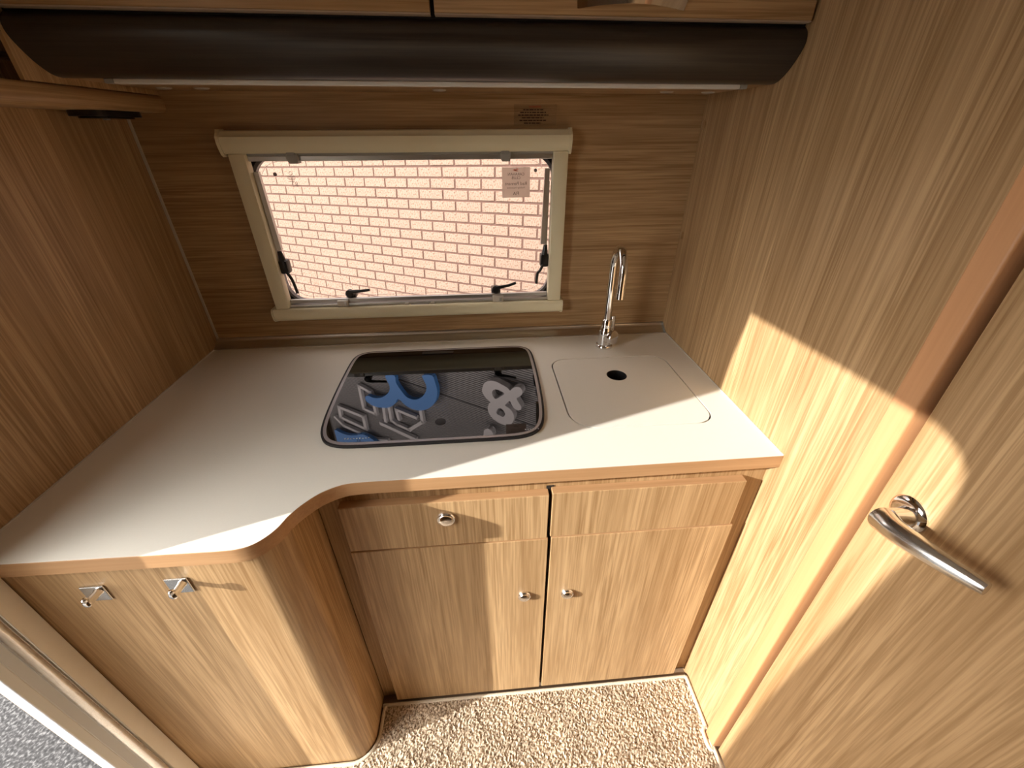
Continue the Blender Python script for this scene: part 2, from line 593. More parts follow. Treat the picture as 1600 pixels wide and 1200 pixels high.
tag(link_mesh('trim_7', bm, GREYP), 'grey end cap of the upstand strip', kind='structure')

# entrance door frame at the left
jamb = thing('trim_8', (XL - .02, -.79, 0), 'beige and metal entrance door jamb', kind='structure')
bm = box(B(), -1.42, XL, -.7895, -.757, 0, H, .003)
link_mesh('jamb_board', bm, BEIGE, jamb, True)
bm = tube(B(), [(XL - .006, -.8025, 0), (XL - .006, -.8025, H)], .0105, 20)
link_mesh('seal_tube', bm, plain('shiny_grey_seal', (.80, .82, .86), .22, .75, noise=.15, nscale=120, bump=.25), jamb, True)
bm = box(B(), XL - .022, XL - .002, -.830, -.812, 0, H, .002)
link_mesh('jamb_strip', bm, plain('pale_grey_strip', (.64, .71, .82), .35, .1), jamb)
bm = box(B(), XL - .022, XL + .001, -.8465, -.830, 0, H, .002)
link_mesh('jamb_rail', bm, plain('white_rail', (.76, .82, .90), .4), jamb)
bm = box(B(), XL - .02, XL - .008, -.7935, -.7895, 0, H)
link_mesh('jamb_groove', bm, RUBBER, jamb)

# added door leaf outside the doorway, unseen, blocks sky light from the left cabinet
LA = Vector((-1.0, -.42, 0)).normalized(); LN = Vector((-LA.y, LA.x, 0))
L0 = Vector((XL - .030, -1.385, 0))
FLF = lambda a, b, d: L0 + LA * a + LN * d + Vector((0, 0, b))
blocker_door = thing('door_blocker', tuple(L0), 'unseen entrance door leaf, added outside to block sky light', kind='structure')
bm = prism(B(), [rrect(0, .56, .02, 1.70, .05, 5)], FLF, -.015, .015)
link_mesh('door_leaf', bm, plain('dark_blocker_door', (.20, .185, .16), .5), blocker_door)  # leaf darkened to cut its bounce light on the left cabinet

# ---------------------------------------------------------------- outside: ground, brick wall, cladding with sign letters
bm = B()
gv = [bm.verts.new(p) for p in ((-40, -40, -.42), (40, -40, -.42), (40, 40, -.42), (-40, 40, -.42))]
bm.faces.new(gv)
tag(link_mesh('ground', bm, TARMAC, recenter=False), 'grey tarmac outside the doorway', kind='structure')

P0 = Vector((-0.7, 2.13989, 1.4)); U = Vector((0.83728621, -0.54589871, 0.03076372)); V = Vector((0.03217976, 0.10536775, 0.99391252)); NN = Vector((0.54581707, 0.83119928, -0.10578985))
BW = lambda a, b, d: P0 + U * a + V * b - NN * d       # d: towards the caravan
bm = prism(B(), [[(-7, -2.6), (3.2, -2.6), (3.2, .62), (-7, .62)]], BW, -.25, -.006)
wall_brick = tag(link_mesh('wall_outside', bm, MORTAR, recenter=False), 'pale pink brick wall seen through the window', kind='structure')
wall_brick.location = (0, 0, 0)
# shared brick meshes in the frame of the wall
RB = Matrix((U, -NN, V)).transposed().to_4x4()
brick_meshes = []
BL, BH = .2120, .0625
for k in range(4):
    t = bmesh.new()
    bmesh.ops.create_cube(t, size=1)
    for v in t.verts:
        v.co = Vector((v.co.x * (BL - random.uniform(0, .003)), v.co.y * .05 + random.uniform(-.001, .001), v.co.z * (BH - random.uniform(0, .002))))
    bmesh.ops.bevel(t, geom=t.edges[:], offset=.0025, segments=1, affect='EDGES')
    me = bpy.data.meshes.new('brick'); t.to_mesh(me); t.free(); me.materials.append(BRICK)
    brick_meshes.append(me)
stuff_bm = B()
B0 = -.1528 + .0375 - .002
rows = range(-34, 10)
for r_ in rows:
    b = B0 + r_ * .075
    # the head joint measured in the course just below the topmost one in view
    a0 = -.5944 + .1125 + (.1125 if (r_ + 1) % 2 else 0.0)
    for c in range(-29, 17):
        a = a0 + c * .225
        near = -2.35 < a < 1.05 and -1.06 < b < .05
        if near:
            o = bpy.data.objects.new('brick', random.choice(brick_meshes))
            COL.objects.link(o)
            o.parent = wall_brick
            mm = RB.copy(); mm.translation = BW(a, b, -.024 + random.uniform(-.0012, .0015))
            if random.random() < .5:
                mm = mm @ Matrix.Rotation(math.pi, 4, 'Y')
            o.matrix_local = mm
        elif -6.8 < a < 3.0:
            lo, hi = BW(a, b, 0), None
            t = [stuff_bm.verts.new(BW(a + sa * BL / 2, b + sb * BH / 2, d)) for d in (-.006, 0.0) for sa, sb in ((-1, -1), (1, -1), (1, 1), (-1, 1))]
            stuff_bm.faces.new(t[4:])
            for i in range(4):
                stuff_bm.faces.new([t[i], t[(i + 1) % 4], t[4 + (i + 1) % 4], t[4 + i]])
o = link_mesh('brick_field', stuff_bm, BRICK, recenter=False)
o.parent = wall_brick; o['kind'] = 'stuff'

bm = B()
prof = []
b = .60
while b < 4.6:
    prof += [(b, 0.0), (b + .012, 0.0), (b + .015, -.007), (b + .022, -.007)]
    b += .025
va = [bm.verts.new(BW(-7, bb, d)) for bb, d in prof]
vb = [bm.verts.new(BW(3.2, bb, d)) for bb, d in prof]
for i in range(len(prof) - 1):
    if .60 < prof[i][0] and abs(prof[i][0] - 1.355) < .007: continue
    bm.faces.new([va[i], vb[i], vb[i + 1], va[i + 1]])
prism(bm, [[(-7, .60), (3.2, .60), (3.2, 4.6), (-7, 4.6)]], BW, -.25, -.03)
tag(link_mesh('wall_cladding', bm, CLAD, recenter=False), 'grey ribbed metal cladding above the brick wall outside', kind='structure')

AMP = [[(0.141, 0.98), (0.165, 0.926), (0.224, 0.88), (0.29, 0.868), (0.353, 0.882), (0.406, 0.898), (0.433, 0.919), (0.46, 0.885), (0.496, 0.857), (0.536, 0.853), (0.557, 0.88), (0.552, 0.922), (0.52, 0.963), (0.498, 0.987), (0.519, 1.03), (0.541, 1.064), (0.54, 1.101), (0.513, 1.126), (0.476, 1.12), (0.454, 1.097), (0.437, 1.061), (0.423, 1.047), (0.399, 1.075), (0.374, 1.117), (0.425, 1.14), (0.456, 1.182), (0.463, 1.245), (0.437, 1.318), (0.388, 1.359), (0.319, 1.373), (0.251, 1.355), (0.203, 1.317), (0.178, 1.259), (0.182, 1.201), (0.2, 1.156), (0.211, 1.135), (0.169, 1.107), (0.139, 1.065), (0.129, 1.026)], [(0.239, 1.013), (0.255, 0.976), (0.294, 0.956), (0.331, 0.96), (0.371, 0.979), (0.327, 1.029), (0.277, 1.075), (0.25, 1.057)], [(0.273, 1.238), (0.29, 1.193), (0.324, 1.171), (0.357, 1.194), (0.369, 1.233), (0.343, 1.272), (0.31, 1.268), (0.281, 1.263)]]
DOT = [[(0.099, 1.613), (0.109, 1.552), (0.149, 1.507), (0.19, 1.511), (0.213, 1.55), (0.21, 1.601), (0.147, 1.68), (0.094, 1.665)]]
BLUE = [[(-1.591, 1.754), (-1.562, 1.709), (-1.513, 1.687), (-1.443, 1.689), (-1.352, 1.662), (-1.254, 1.604), (-1.164, 1.52), (-1.116, 1.44), (-1.112, 1.376), (-1.125, 1.332), (-1.131, 1.262), (-0.994, 1.217), (-0.994, 1.312), (-0.953, 1.395), (-0.896, 1.467), (-0.825, 1.482), (-0.733, 1.454), (-0.647, 1.383), (-0.582, 1.288), (-0.561, 1.211), (-0.581, 1.139), (-0.588, 1.085), (-0.458, 1.043), (-0.434, 1.123), (-0.425, 1.221), (-0.454, 1.336), (-0.512, 1.442), (-0.607, 1.54), (-0.716, 1.606), (-0.82, 1.63), (-0.93, 1.614), (-1.024, 1.552), (-1.094, 1.649), (-1.198, 1.743), (-1.324, 1.802), (-1.444, 1.83), (-1.54, 1.818), (-1.582, 1.792)]]
BLUE2 = [[(-2.473, 2.661), (-2.377, 2.662), (-2.235, 2.651), (-2.039, 2.573), (-1.861, 2.478), (-1.682, 2.512), (-1.675, 2.592), (-2.187, 2.848), (-2.482, 2.931), (-2.601, 2.822)]]
S1 = [[(-1.53, 1.734), (-1.54, 1.676), (-1.711, 1.642), (-1.759, 2.026), (-1.553, 2.033), (-1.541, 1.898)]]
S2 = [[(-2.262, 2.19), (-1.82, 2.186), (-1.85, 2.419), (-2.307, 2.39), (-2.262, 2.19)], [(-2.433, 2.449), (-2.318, 2.552), (-1.713, 2.563), (-1.49, 2.486)]]
S3 = [[(-1.376, 1.849), (-1.413, 2.095)], [(-1.279, 1.798), (-1.301, 2.034), (-1.219, 2.073), (-1.027, 2.08), (-0.78, 1.847), (-0.773, 1.656)], [(-1.164, 1.963), (-1.166, 1.81), (-0.877, 1.818)]]
S4 = [[(-1.508, 2.179), (-0.975, 2.213)]]


def sign(name, loops, mat, label, d0=-.004, d1=.10):
    bm = prism(B(), loops, BW, d0, d1)
    tag(link_mesh(name, bm, mat), label, 'sign letter', 'raised letters on the outside cladding')


sign('sign_letter', [closed_catmull(l, 3) for l in AMP], SIGNGREY, 'pale grey ampersand sign letter, mirrored in the hob lid', .04, .10)
sign('sign_letter', [closed_catmull(DOT[0], 3)], SIGNGREY, 'small rounded grey sign letter above the ampersand, mirrored in hob lid', .04, .10)
sign('sign_letter', [closed_catmull(BLUE[0], 3)], SIGNBLUE, 'large blue script sign letter, mirrored in the middle of hob lid', .055, .10)
sign('sign_letter', [closed_catmull(BLUE2[0], 3)], SIGNBLUE, 'blue curved sign letter highest on the cladding, mirrored in hob lid corner', .055, .10)


def strokes(name, paths, width, label):
    bm = B()
    for p in paths:
        P = [Vector(q) for q in p]
        for a, b in zip(P, P[1:]):
            e = (b - a).normalized(); nr = Vector((-e.y, e.x)) * width / 2
            a2, b2 = a - e * width * .45, b + e * width * .45
            prism(bm, [[tuple(a2 - nr), tuple(b2 - nr), tuple(b2 + nr), tuple(a2 + nr)]], BW, .008, .050)
    tag(link_mesh(name, bm, SIGNGREY), label, 'sign letter', 'raised letters on the outside cladding')


strokes('sign_letter', S1, .042, 'outlined grey sign letter beside the blue script letter')
strokes('sign_letter', S2, .050, 'boxy outlined grey sign letter at the far left of the cladding')
strokes('sign_letter', S3, .042, 'angular outlined grey sign letter above the blue script letter')
strokes('sign_letter', S4, .055, 'straight grey bar of an outlined sign letter on the cladding')

# ---------------------------------------------------------------- window
win = thing('window_1', (-.765, 0, .98), 'cream framed kitchen window with blind cassette', kind='structure')


def wpart(name, bm, mat, parent=None, smooth=False):
    return link_mesh(name, bm, mat, parent or win, smooth)


# blind cassette along the top: moulded profile
cass = [(0, 1.4125), (-.026, 1.4125), (-.031, 1.4150), (-.036, 1.425), (-.038, 1.437), (-.036, 1.448), (-.029, 1.453), (-.026, 1.459), (-.020, 1.4615), (0, 1.4615)]
bm = prism(B(), [cass], lambda a, b, d: Vector((d, a, b)), -1.186, -.349)
wpart('blind_cassette', bm, CREAM, None, True)
for x0, x1 in ((-1.193, -1.186), (-.349, -.343)):
    bm = prism(B(), [[(0, 1.406), (-.027, 1.406), (-.034, 1.411), (-.039, 1.425), (-.041, 1.437), (-.039, 1.449), (-.031, 1.457), (-.026, 1.4635), (0, 1.4635)]], lambda a, b, d: Vector((d, a, b)), x0, x1)
    wpart('cassette_end_cap', bm, CREAM)
bm = box(B(), -1.181, -1.143, -.030, 0, 1.018, 1.4124, .003)
wpart('frame_rail', bm, CREAM, None, True)
bm = box(B(), -.387, -.349, -.030, 0, 1.018, 1.4124, .003)
wpart('frame_rail', bm, CREAM, None, True)
sill = [(0, 1.0175), (-.030, 1.0175), (-.034, 1.0135), (-.036, 1.002), (-.034, .990), (-.028, .982), (-.018, .979), (0, .979)]
bm = prism(B(), [sill], lambda a, b, d: Vector((d, a, b)), -1.190, -.347)
wpart('frame_sill', bm, CREAM, None, True)
for x0, x1 in ((-1.1945, -1.190), (-.347, -.3415)):
    bm = prism(B(), [[(a * 1.06, b * 1.0 + (.0015 if b > 1 else -.0015)) for a, b in sill]], lambda a, b, d: Vector((d, a, b)), x0, x1)
    wpart('sill_end_cap', bm, CREAM)

# reveal liner, black seal, pane
lo = [(WIN_X0, WIN_Z0), (WIN_X1, WIN_Z0), (WIN_X1, WIN_Z1), (WIN_X0, WIN_Z1)]
li = [(WIN_X0 + .004, WIN_Z0 + .004), (WIN_X1 - .004, WIN_Z0 + .004), (WIN_X1 - .004, WIN_Z1 - .004), (WIN_X0 + .004, WIN_Z1 - .004)]
bm = prism(B(), [lo, li], FY, -.001, .030)
wpart('reveal_liner', bm, RUBBER)
g_in = rrect(-1.1570, -.380, 1.021, 1.4010, .058, 10)
g_mid = rrect(-1.1640, -.3735, 1.0150, 1.4080, .062, 10)
g_out = rrect(-1.215, -.325, .965, 1.455, .03, 10)
bm = prism(B(), [g_out, g_mid], FY, .0285, .040)
wpart('pane_border', bm, RUBBER)
bm = prism(B(), [g_mid, g_in], FY, .024, .041)
wpart('pane_seal', bm, plain('grey_seal', (.16, .15, .16), .4))
bm = B()
pv = [bm.verts.new((x, .034, z)) for x, z in g_mid]
bm.faces.new(pv)
wpart('pane', bm, PANE)
# refraction line along the glass edge, painted as a faint pale ring
g2 = rrect(-1.150, -.392, 1.033, 1.392, .06, 10)
bm = prism(B(), [offset_loop(g2, -.0016), g2], FY, .0335, .0365)
wpart('pane_refraction', bm, film_mat('pale_refraction_line', (.75, .66, .6), .30, .6))
for cx, cz in ((-1.1074, 1.3635), (-.425, 1.3655)):
    bm = lathe(B(), [(.0045, -.001), (.0045, .002), (0, .003)], (cx, .032, cz), (0, -1, 0), 16)
    wpart('rivet', bm, plain('mauve_rivet', (.30, .24, .25), .5))

# aluminium blind bars
bm = box(B(), -1.1425, -.3875, -.017, -.005, 1.3955, 1.4070, .0015)
tb = wpart('blind_bar', bm, ALU)
bm = box(B(), -1.1425, -.3875, -.016, -.006, 1.4072, 1.4135)
link_mesh('blind_groove', bm, GREYP, tb)
for z0, z1, y0 in ((1.0185, 1.0265, -.020), (1.0285, 1.0395, -.014)):
    bm = box(B(), -1.1425, -.3875, y0, -.003, z0, z1, .0015)
    wpart('blind_bar', bm, ALU)
# blind clips at the top
for cx in (-1.033, -.510):
    bm = prism(B(), [[(cx - .014, 1.4105), (cx - .014, 1.400), (cx - .008, 1.3905), (cx + .011, 1.3905), (cx + .0135, 1.400), (cx + .0135, 1.4105)]], FY, -.028, -.004)
    c = wpart('blind_clip', bm, GREYP)
    bm = box(B(), cx - .011, cx + .010, -.031, -.026, 1.408, 1.415, .002)
    link_mesh('clip_hook', bm, GREYP, c)
for cx in (-.9915, -.537):
    bm = box(B(), cx - .016, cx + .016, -.024, -.004, 1.0165, 1.0355, .002)
    c = wpart('blind_catch', bm, CLEARP)
    bm = box(B(), cx + .004, cx + .011, -.026, -.022, 1.020, 1.031, .001)
    link_mesh('catch_tongue', bm, ALU, c)
bm = box(B(), -.797, -.741, -.026, -.012, 1.000, 1.0185, .003)
gr = wpart('blind_grip', bm, plain('grip_grey', (.45, .42, .39), .4))
for cx in (-.8075, -.732):
    bm = box(B(), cx - .006, cx + .006, -.024, -.010, 1.004, 1.0235, .0015)
    link_mesh('grip_bracket', bm, CLEARP, gr)

# turn catches on the pane (black levers pointing right)
for cx, cz, tilt in ((-.968, 1.0475, .06), (-.540, 1.0475, .20)):
    bm = box(B(), cx - .016, cx + .012, -.004, .032, cz - .012, cz + .004, .004)
    c = wpart('window_catch', bm, BLACKP, None, True)
    bm = lathe(B(), [(.012, 0), (.012, .012), (.008, .016), (0, .017)], (cx - .002, -.002, cz + .004), (0, -1, 0), 20)
    link_mesh('catch_hub', bm, BLACKP, c, True)
    bm = tube(B(), [(cx, -.013, cz + .010), (cx + .012, -.014, cz + .012), (cx + .035, -.014, cz + .012 + .020 * tilt), (cx + .058, -.014, cz + .012 + .058 * tilt)], [.0055, .0052, .0042, .004], 12, 1.0)
    link_mesh('catch_lever', bm, BLACKP, c, True)

# telescopic stays with black friction knobs on both sides
for side in (-1, 1):
    if side < 0:
        top, bot, kn, tip = (-1.136, -.004, 1.372), (-1.1335, -.004, 1.180), (-1.1335, -.006, 1.135), (-1.1165, -.010, 1.058)
    else:
        top, bot, kn, tip = (-.3985, -.004, 1.372), (-.4045, -.004, 1.180), (-.3985, -.006, 1.135), (-.4205, -.010, 1.066)
    sx = -side
    bm = B()
    T_, B_ = Vector(top), Vector(bot)
    d = (B_ - T_).normalized()
    tube(bm, [T_, B_], .0088, 4, 1.0, (.7, .7, 0))
    st = wpart('window_stay', bm, ALU)
    bm = tube(B(), [T_ + Vector((sx * -.006, .006, -.03)), Vector(kn) + Vector((sx * -.004, .006, .01))], .0028, 10)
    link_mesh('stay_rod', bm, ALUL, st, True)
    K = Vector(kn)
    bm = B()
    box(bm, K.x - .0125, K.x + .0125, K.y - .010, K.y + .020, K.z - .020, K.z + .018, .006)
    tube(bm, [K + Vector((0, 0, .012)), K + Vector((sx * -.002, 0, .042))], [.010, .0055], 12)
    link_mesh('stay_knob', bm, BLACKP, st, True)
    bm = tube(B(), catmull([tuple(K + Vector((sx * .004, -.008, -.012))), tuple(K + Vector((sx * .013, -.011, -.028))), tuple(Vector(tip) + Vector((sx * -.003, 0, .03))), tip], 6), .0042, 10)
    link_mesh('stay_lever', bm, BLACKP, st, True)

# small etched mark on the pane
bm = B()
FWIN = lambda cx, cz: (lambda x, y, z: Vector((cx + x, .0325 - z, cz + y)))
ring = rrect(-.0045, .0045, -.0045, .0045, .0044, 6)
prism(bm, [[(-1.068 + x, 1.3655 + z) for x, z in ring], [(-1.068 + x * .78, 1.3655 + z * .78) for x, z in ring]], FY, .0322, .0326)
for zz, ww in ((1.3575, .019), (1.354, .021), (1.3505, .016), (1.3465, .013)):
    box(bm, -1.069 - ww / 2, -1.069 + ww / 2, .0322, .0326, zz - .0006, zz + .0006)
text_mesh(bm, '82', .017, FWIN(-1.064, 1.3385), True)
link_mesh('pane_mark', bm, film_mat('etched_ink', (.22, .17, .15), .7), win)

# sticker, read from outside so reversed in here
stk = thing('window_sticker', (-.4777, .032, 1.297), 'square grey sticker with reversed lettering on the window pane', 'sticker')
bm = box(B(), -.516, -.4395, .0318, .0324, 1.2985, 1.3735)
link_mesh('sticker_sheet', bm, STICKER, stk)
FS = lambda cx, cz: (lambda x, y, z: Vector((cx + x, .0314, cz + y)))
bm = B()
for t_, s_, z_ in (('CARAVAN', .0098, 1.3565), ('CLUB', .0098, 1.3475), ('Red Pennant', .0118, 1.3335), ('Holiday Insurance', .0068, 1.3235), ('FIA', .0125, 1.3085)):
    text_mesh(bm, t_, s_, FS(-.4777, z_), True)
link_mesh('sticker_lettering', bm, STINK, stk)
bm = B()
for dx, dz, ww in ((-.004, .0, .012), (.003, .0018, .010), (0, -.002, .014)):
    prism(bm, [[(-.4777 + dx - ww / 2, 1.3665 + dz), (-.4777 + dx + ww / 2, 1.3665 + dz - .001), (-.4777 + dx, 1.3665 + dz + .0028)]], FY, .0310, .0316)
link_mesh('sticker_emblem', bm, STRED, stk)

# warning label on the wall above the window
lab = thing('warning_label', (-.432, 0, 1.468), 'transparent warning label with small print above the window', 'label')
bm = box(B(), -.486, -.380, -.0007, -.0001, 1.468, 1.513)
link_mesh('label_film', bm, CLEARFILM, lab)
bm = B()
FL = lambda cx, cz: (lambda x, y, z: Vector((cx + x, -.0010, cz + y)))
text_mesh(bm, 'WARNING', .0062, FL(-.4335, 1.5075))
link_mesh('label_heading', bm, INKRED, lab)
bm = B()
for i, (x0, x1) in enumerate(((-.463, -.413), (-.4705, -.406), (-.4755, -.400), (-.466, -.412), (-.472, -.404), (-.461, -.418))):
    z = 1.5015 - i * .0056
    x = x0
    while x < x1:
        w_ = random.uniform(.004, .011)
        box(bm, x, min(x + w_, x1), -.0011, -.0008, z - .0011, z + .0011)
        x += w_ + .0018
link_mesh('label_small_print', bm, INKBROWN, lab)

# ---------------------------------------------------------------- worktop
front = catmull([(-.0005, -.633), (-.30, -.6345), (-.60, -.6355), (-.78, -.6358), (-.83, -.6362), (-.862, -.6405), (-.8942, -.6575), (-.9187, -.6846), (-.9315, -.7061), (-.9362, -.719), (-.9405, -.7305), (-.9500, -.7455), (-.9640, -.7590), (-.9820, -.7665), (-1.012, -.7690), (-1.10, -.768), (-1.25, -.7665), (-1.362, -.7655)], 5)
# right-hand end follows the wall, left-hand end stops at the jamb
back = [(-1.362, -.7565), (-W + .0005, -.7565), (-W + .0005, -.0005), (-.0005, -.0005)]
outline = front + back
SX0, SX1, SY0, SY1 = -.4025, -.0735, -.5145, -.1865
sink_hole = rrect(SX0, SX1, SY0, SY1, [.045, .045, .065, .045], 9)
hob_c = -.7035
half = [(0, -.0995), (.12, -.0995), (.20, -.100), (.228, -.105), (.247, -.121), (.2555, -.150), (.2575, -.21), (.2565, -.30), (.2535, -.38), (.2485, -.445), (.240, -.488), (.224, -.516), (.198, -.531), (.16, -.5362), (.08, -.5370), (0, -.5372)]
hob_loop = [(hob_c - x, y) for x, y in half] + [(hob_c + x, y) for x, y in reversed(half[1:-1])]
hob_loop = closed_catmull(hob_loop, 4)
hob_cut = offset_loop(hob_loop, .012)

wt = thing('worktop', (-.70, -.38, .87), 'cream kitchen worktop with wooden edge and sweeping curved front', 'worktop')
bm = prism(B(), [outline, sink_hole, hob_cut], FZ, .8965, .900)
link_mesh('laminate_top', bm, WHITE, wt)
core_out = offset_loop(outline, .0015)
bm = prism(B(), [core_out, offset_loop(sink_hole, -.004), offset_loop(hob_cut, -.006)], FZ, .872, .8964)
link_mesh('core_board', bm, plain('chipboard', (.35, .22, .12), .8), wt)
bm = B()
fr_in = [(x, y) for x, y in front]
# edge band: thin strip along the front
nrm_loop = offset_loop(outline, .0025)[:len(front)]
ev = []
for (x, y), (xi, yi) in zip(front, nrm_loop):
    xo, yo = x + (x - xi) * .25, y + (y - yi) * .25
    ev.append([bm.verts.new((xi, yi, .870)), bm.verts.new((xo, yo, .870)), bm.verts.new((xo, yo, .8992)), bm.verts.new((x, y, .8998)), bm.verts.new((xi, yi, .8964))])
for a, b in zip(ev, ev[1:]):
    for i in range(5):
        j = (i + 1) % 5
        bm.faces.new([a[i], a[j], b[j], b[i]])
bm.faces.new(ev[0]); bm.faces.new(ev[-1])
link_mesh('edge_band', bm, EDGE, wt, True)
# underside lip
bm = prism(B(), [offset_loop(outline, .003), offset_loop(sink_hole, -.006), offset_loop(hob_cut, -.008)], FZ, .8702, .8718)
link_mesh('underside', bm, WOODX, wt)

# ---------------------------------------------------------------- hob with glass lid
hob = thing('hob', (hob_c, -.32, .90), 'gas hob under a black glass lid with a silver rim', 'hob')
bm = prism(B(), [hob_loop, offset_loop(hob_loop, .0055)], FZ, .9001, .9055)
link_mesh('gasket', bm, RUBBER, hob)
rim_o, rim_i = offset_loop(hob_loop, .0050), offset_loop(hob_loop, .0125)
bm = prism(B(), [rim_o, rim_i], FZ, .9002, .9068)
link_mesh('rim', bm, SILVER, hob)
gl = offset_loop(hob_loop, .0120)
bm = prism(B(), [gl], FZ, .9005, .9070)
lid = link_mesh('glass_lid', bm, GLASSTOP, hob)
bm = prism(B(), [[(-.765, -.1205), (-.675, -.1205), (-.675, -.1345), (-.765, -.1345)]], FZ, .9069, .9082)
link_mesh('lid_hinge', bm, plain('smoked_hinge', (.035, .031, .028), .25), lid)
bm = lathe(B(), [(.012, 0), (.012, .0010), (.0095, .0014), (0, .0014)], (-.6905, -.4680, .9068), (0, 0, 1), 28)
link_mesh('lid_stop', bm, RUBBER, lid, True)
# fine printed marks on the front edge of the glass
bm = B()
FP = lambda cx, cy: (lambda x, y, z: Vector((cx + x, cy + y, .9073)))
for cx, n_, stp in ((-.888, 9, .0062), (-.507, 6, .0055)):
    for i in range(n_):
        xx = cx + i * stp
        hgt = random.uniform(.0018, .0042)
        prism(bm, [[(xx, -.5135), (xx + stp * .5, -.5135), (xx + stp * .5, -.5135 + hgt), (xx, -.5135 + hgt)]], FZ, .9070, .9072)
link_mesh('lid_print', bm, plain('white_print', (.55, .55, .55), .5), lid)['kind'] = 'stuff'
bm = box(B(), hob_c - .21, hob_c + .21, -.50, -.15, .83, .8995)
link_mesh('hob_tray', bm, STEEL, hob)

# ---------------------------------------------------------------- sink with flush cover
sk = thing('sink', (-.238, -.35, .74), 'steel sink bowl hidden below the flush cover', 'sink')
bm = B()
so = rrect(SX0 - .010, SX1 + .010, SY0 - .010, SY1 + .010, .05, 8)
si = rrect(SX0 + .012, SX1 - .012, SY0 + .012, SY1 - .012, .05, 8)
sb = rrect(SX0 + .03, SX1 - .03, SY0 + .03, SY1 - .03, .05, 8)
rings = [[bm.verts.new((x, y, .8705)) for x, y in so], [bm.verts.new((x, y, .8695)) for x, y in si], [bm.verts.new((x, y, .75)) for x, y in sb]]
for a, b in zip(rings, rings[1:]):
    for i in range(len(a)):
        j = (i + 1) % len(a); bm.faces.new([a[i], a[j], b[j], b[i]])
bm.faces.new(rings[-1])
link_mesh('bowl', bm, plain('dark_steel', (.16, .16, .16), .4, 1.0), sk, True)
cov_loop = offset_loop(sink_hole, .0034)
hole = [(-.2375 + .0265 * math.cos(a * math.pi / 18), -.2895 + .0275 * math.sin(a * math.pi / 18)) for a in range(36)]
sc = thing('sink_cover', (-.238, -.35, .88), 'flush cream sink cover with a round finger hole', 'sink cover')
bm = prism(B(), [cov_loop, hole], FZ, .8845, .9000)
link_mesh('cover_panel', bm, WHITE, sc)
bm = prism(B(), [hole, offset_loop(hole, .0012)], FZ, .8843, .8996)
link_mesh('hole_lining', bm, RUBBER, sc)
bm = prism(B(), [offset_loop(sink_hole, -.0035), cov_loop], FZ, .8880, .8900)
link_mesh('cover_seal', bm, RUBBER, sc)
bm = prism(B(), [offset_loop(cov_loop, .004), [(x, y) for x, y in hole]], FZ, .8708, .8842)
link_mesh('cover_core', bm, RUBBER, sc)

# ---------------------------------------------------------------- mixer tap
TX, TY = -.2235, -.1135
tap = thing('mixer_tap', (TX, TY, .90), 'chrome swan-neck mixer tap behind the sink', 'tap')
bm = lathe(B(), [(.0255, .9001), (.0255, .905), (.0235, .9085), (.0215, .910)], (TX, TY, 0), (0, 0, 1), 36)
link_mesh('base_ring', bm, CHROME, tap, True)
bm = lathe(B(), [(.0212, .909), (.0205, .935), (.0200, .947), (.0165, .958), (.0150, .966), (.0150, .984), (.0135, .987), (.0, .987)], (TX, TY, 0), (0, 0, 1), 32)
link_mesh('body', bm, CHROME, tap, True)
bm = tube(B(), [(TX + .018, TY + .004, .945), (TX + .0185, TY + .004, .996)], .0072, 18)
link_mesh('valve_stem', bm, CHROME, tap, True)
bm = B()
path = [(TX, TY, .985), (TX, TY, 1.04), (TX, TY, 1.09), (TX, TY, 1.140)]
for i in range(1, 15):
    a = math.pi * i / 14
    path.append((TX - .003 * i / 14, TY - .0455 * (1 - math.cos(a)), 1.140 + .056 * math.sin(a)))
path += [(TX - .003, TY - .091, 1.11), (TX - .003, TY - .091, 1.083)]
tube(bm, path, .0106, 24)
sp = link_mesh('spout', bm, CHROME, tap, True)
bm = tube(B(), [(TX - .003, TY - .091, 1.097), (TX - .003, TY - .091, 1.081)], .0112, 24)
link_mesh('aerator', bm, CHROME, sp, True)
kd = Vector((.62, -.78, .22)).normalized()
bm = lathe(B(), [(.0135, .0), (.0140, .018), (.0205, .020), (.0210, .030), (.0195, .0325), (0, .0332)], Vector((TX, TY, .931)), kd, 32)
kn = link_mesh('control_knob', bm, CHROME, tap, True)
bm = lathe(B(), [(.0045, .0328), (.0045, .0340), (0, .0342)], Vector((TX - .002, TY, .929)), kd, 16)
link_mesh('knob_mark', bm, GREYP, kn, True)

# ---------------------------------------------------------------- base cabinet under the sink
cab = thing('base_cabinet', (-.47, -.60, 0), 'oak base cabinet with two doors under the worktop', 'cabinet')
YF = -.6074
bm = box(B(), -.934, -.0005, YF, YF + .018, .002, .8698)
ff = link_mesh('face_frame', bm, WOODZ, cab)
bm = box(B(), -.472, -.456, YF - .0012, YF + .002, .012, .833)  # dark strip painting the shade between the two doors
link_mesh('centre_gap_shade', bm, GAPSHADE, ff)
YD = -.6274


def front_panel(name, x0, x1, z0, z1):
    bm = box(B(), x0, x1, YD, YF - .0004, z0, z1, .0011, 1)
    pnl = link_mesh(name, bm, WOODZ, cab)
    bm = box(B(), x0 + .0008, x1 - .0008, YD + .0010, YF - .0006, z1 - .0002, z1 + .0006)
    link_mesh('edge_lipping', bm, EDGE, pnl)
    return pnl


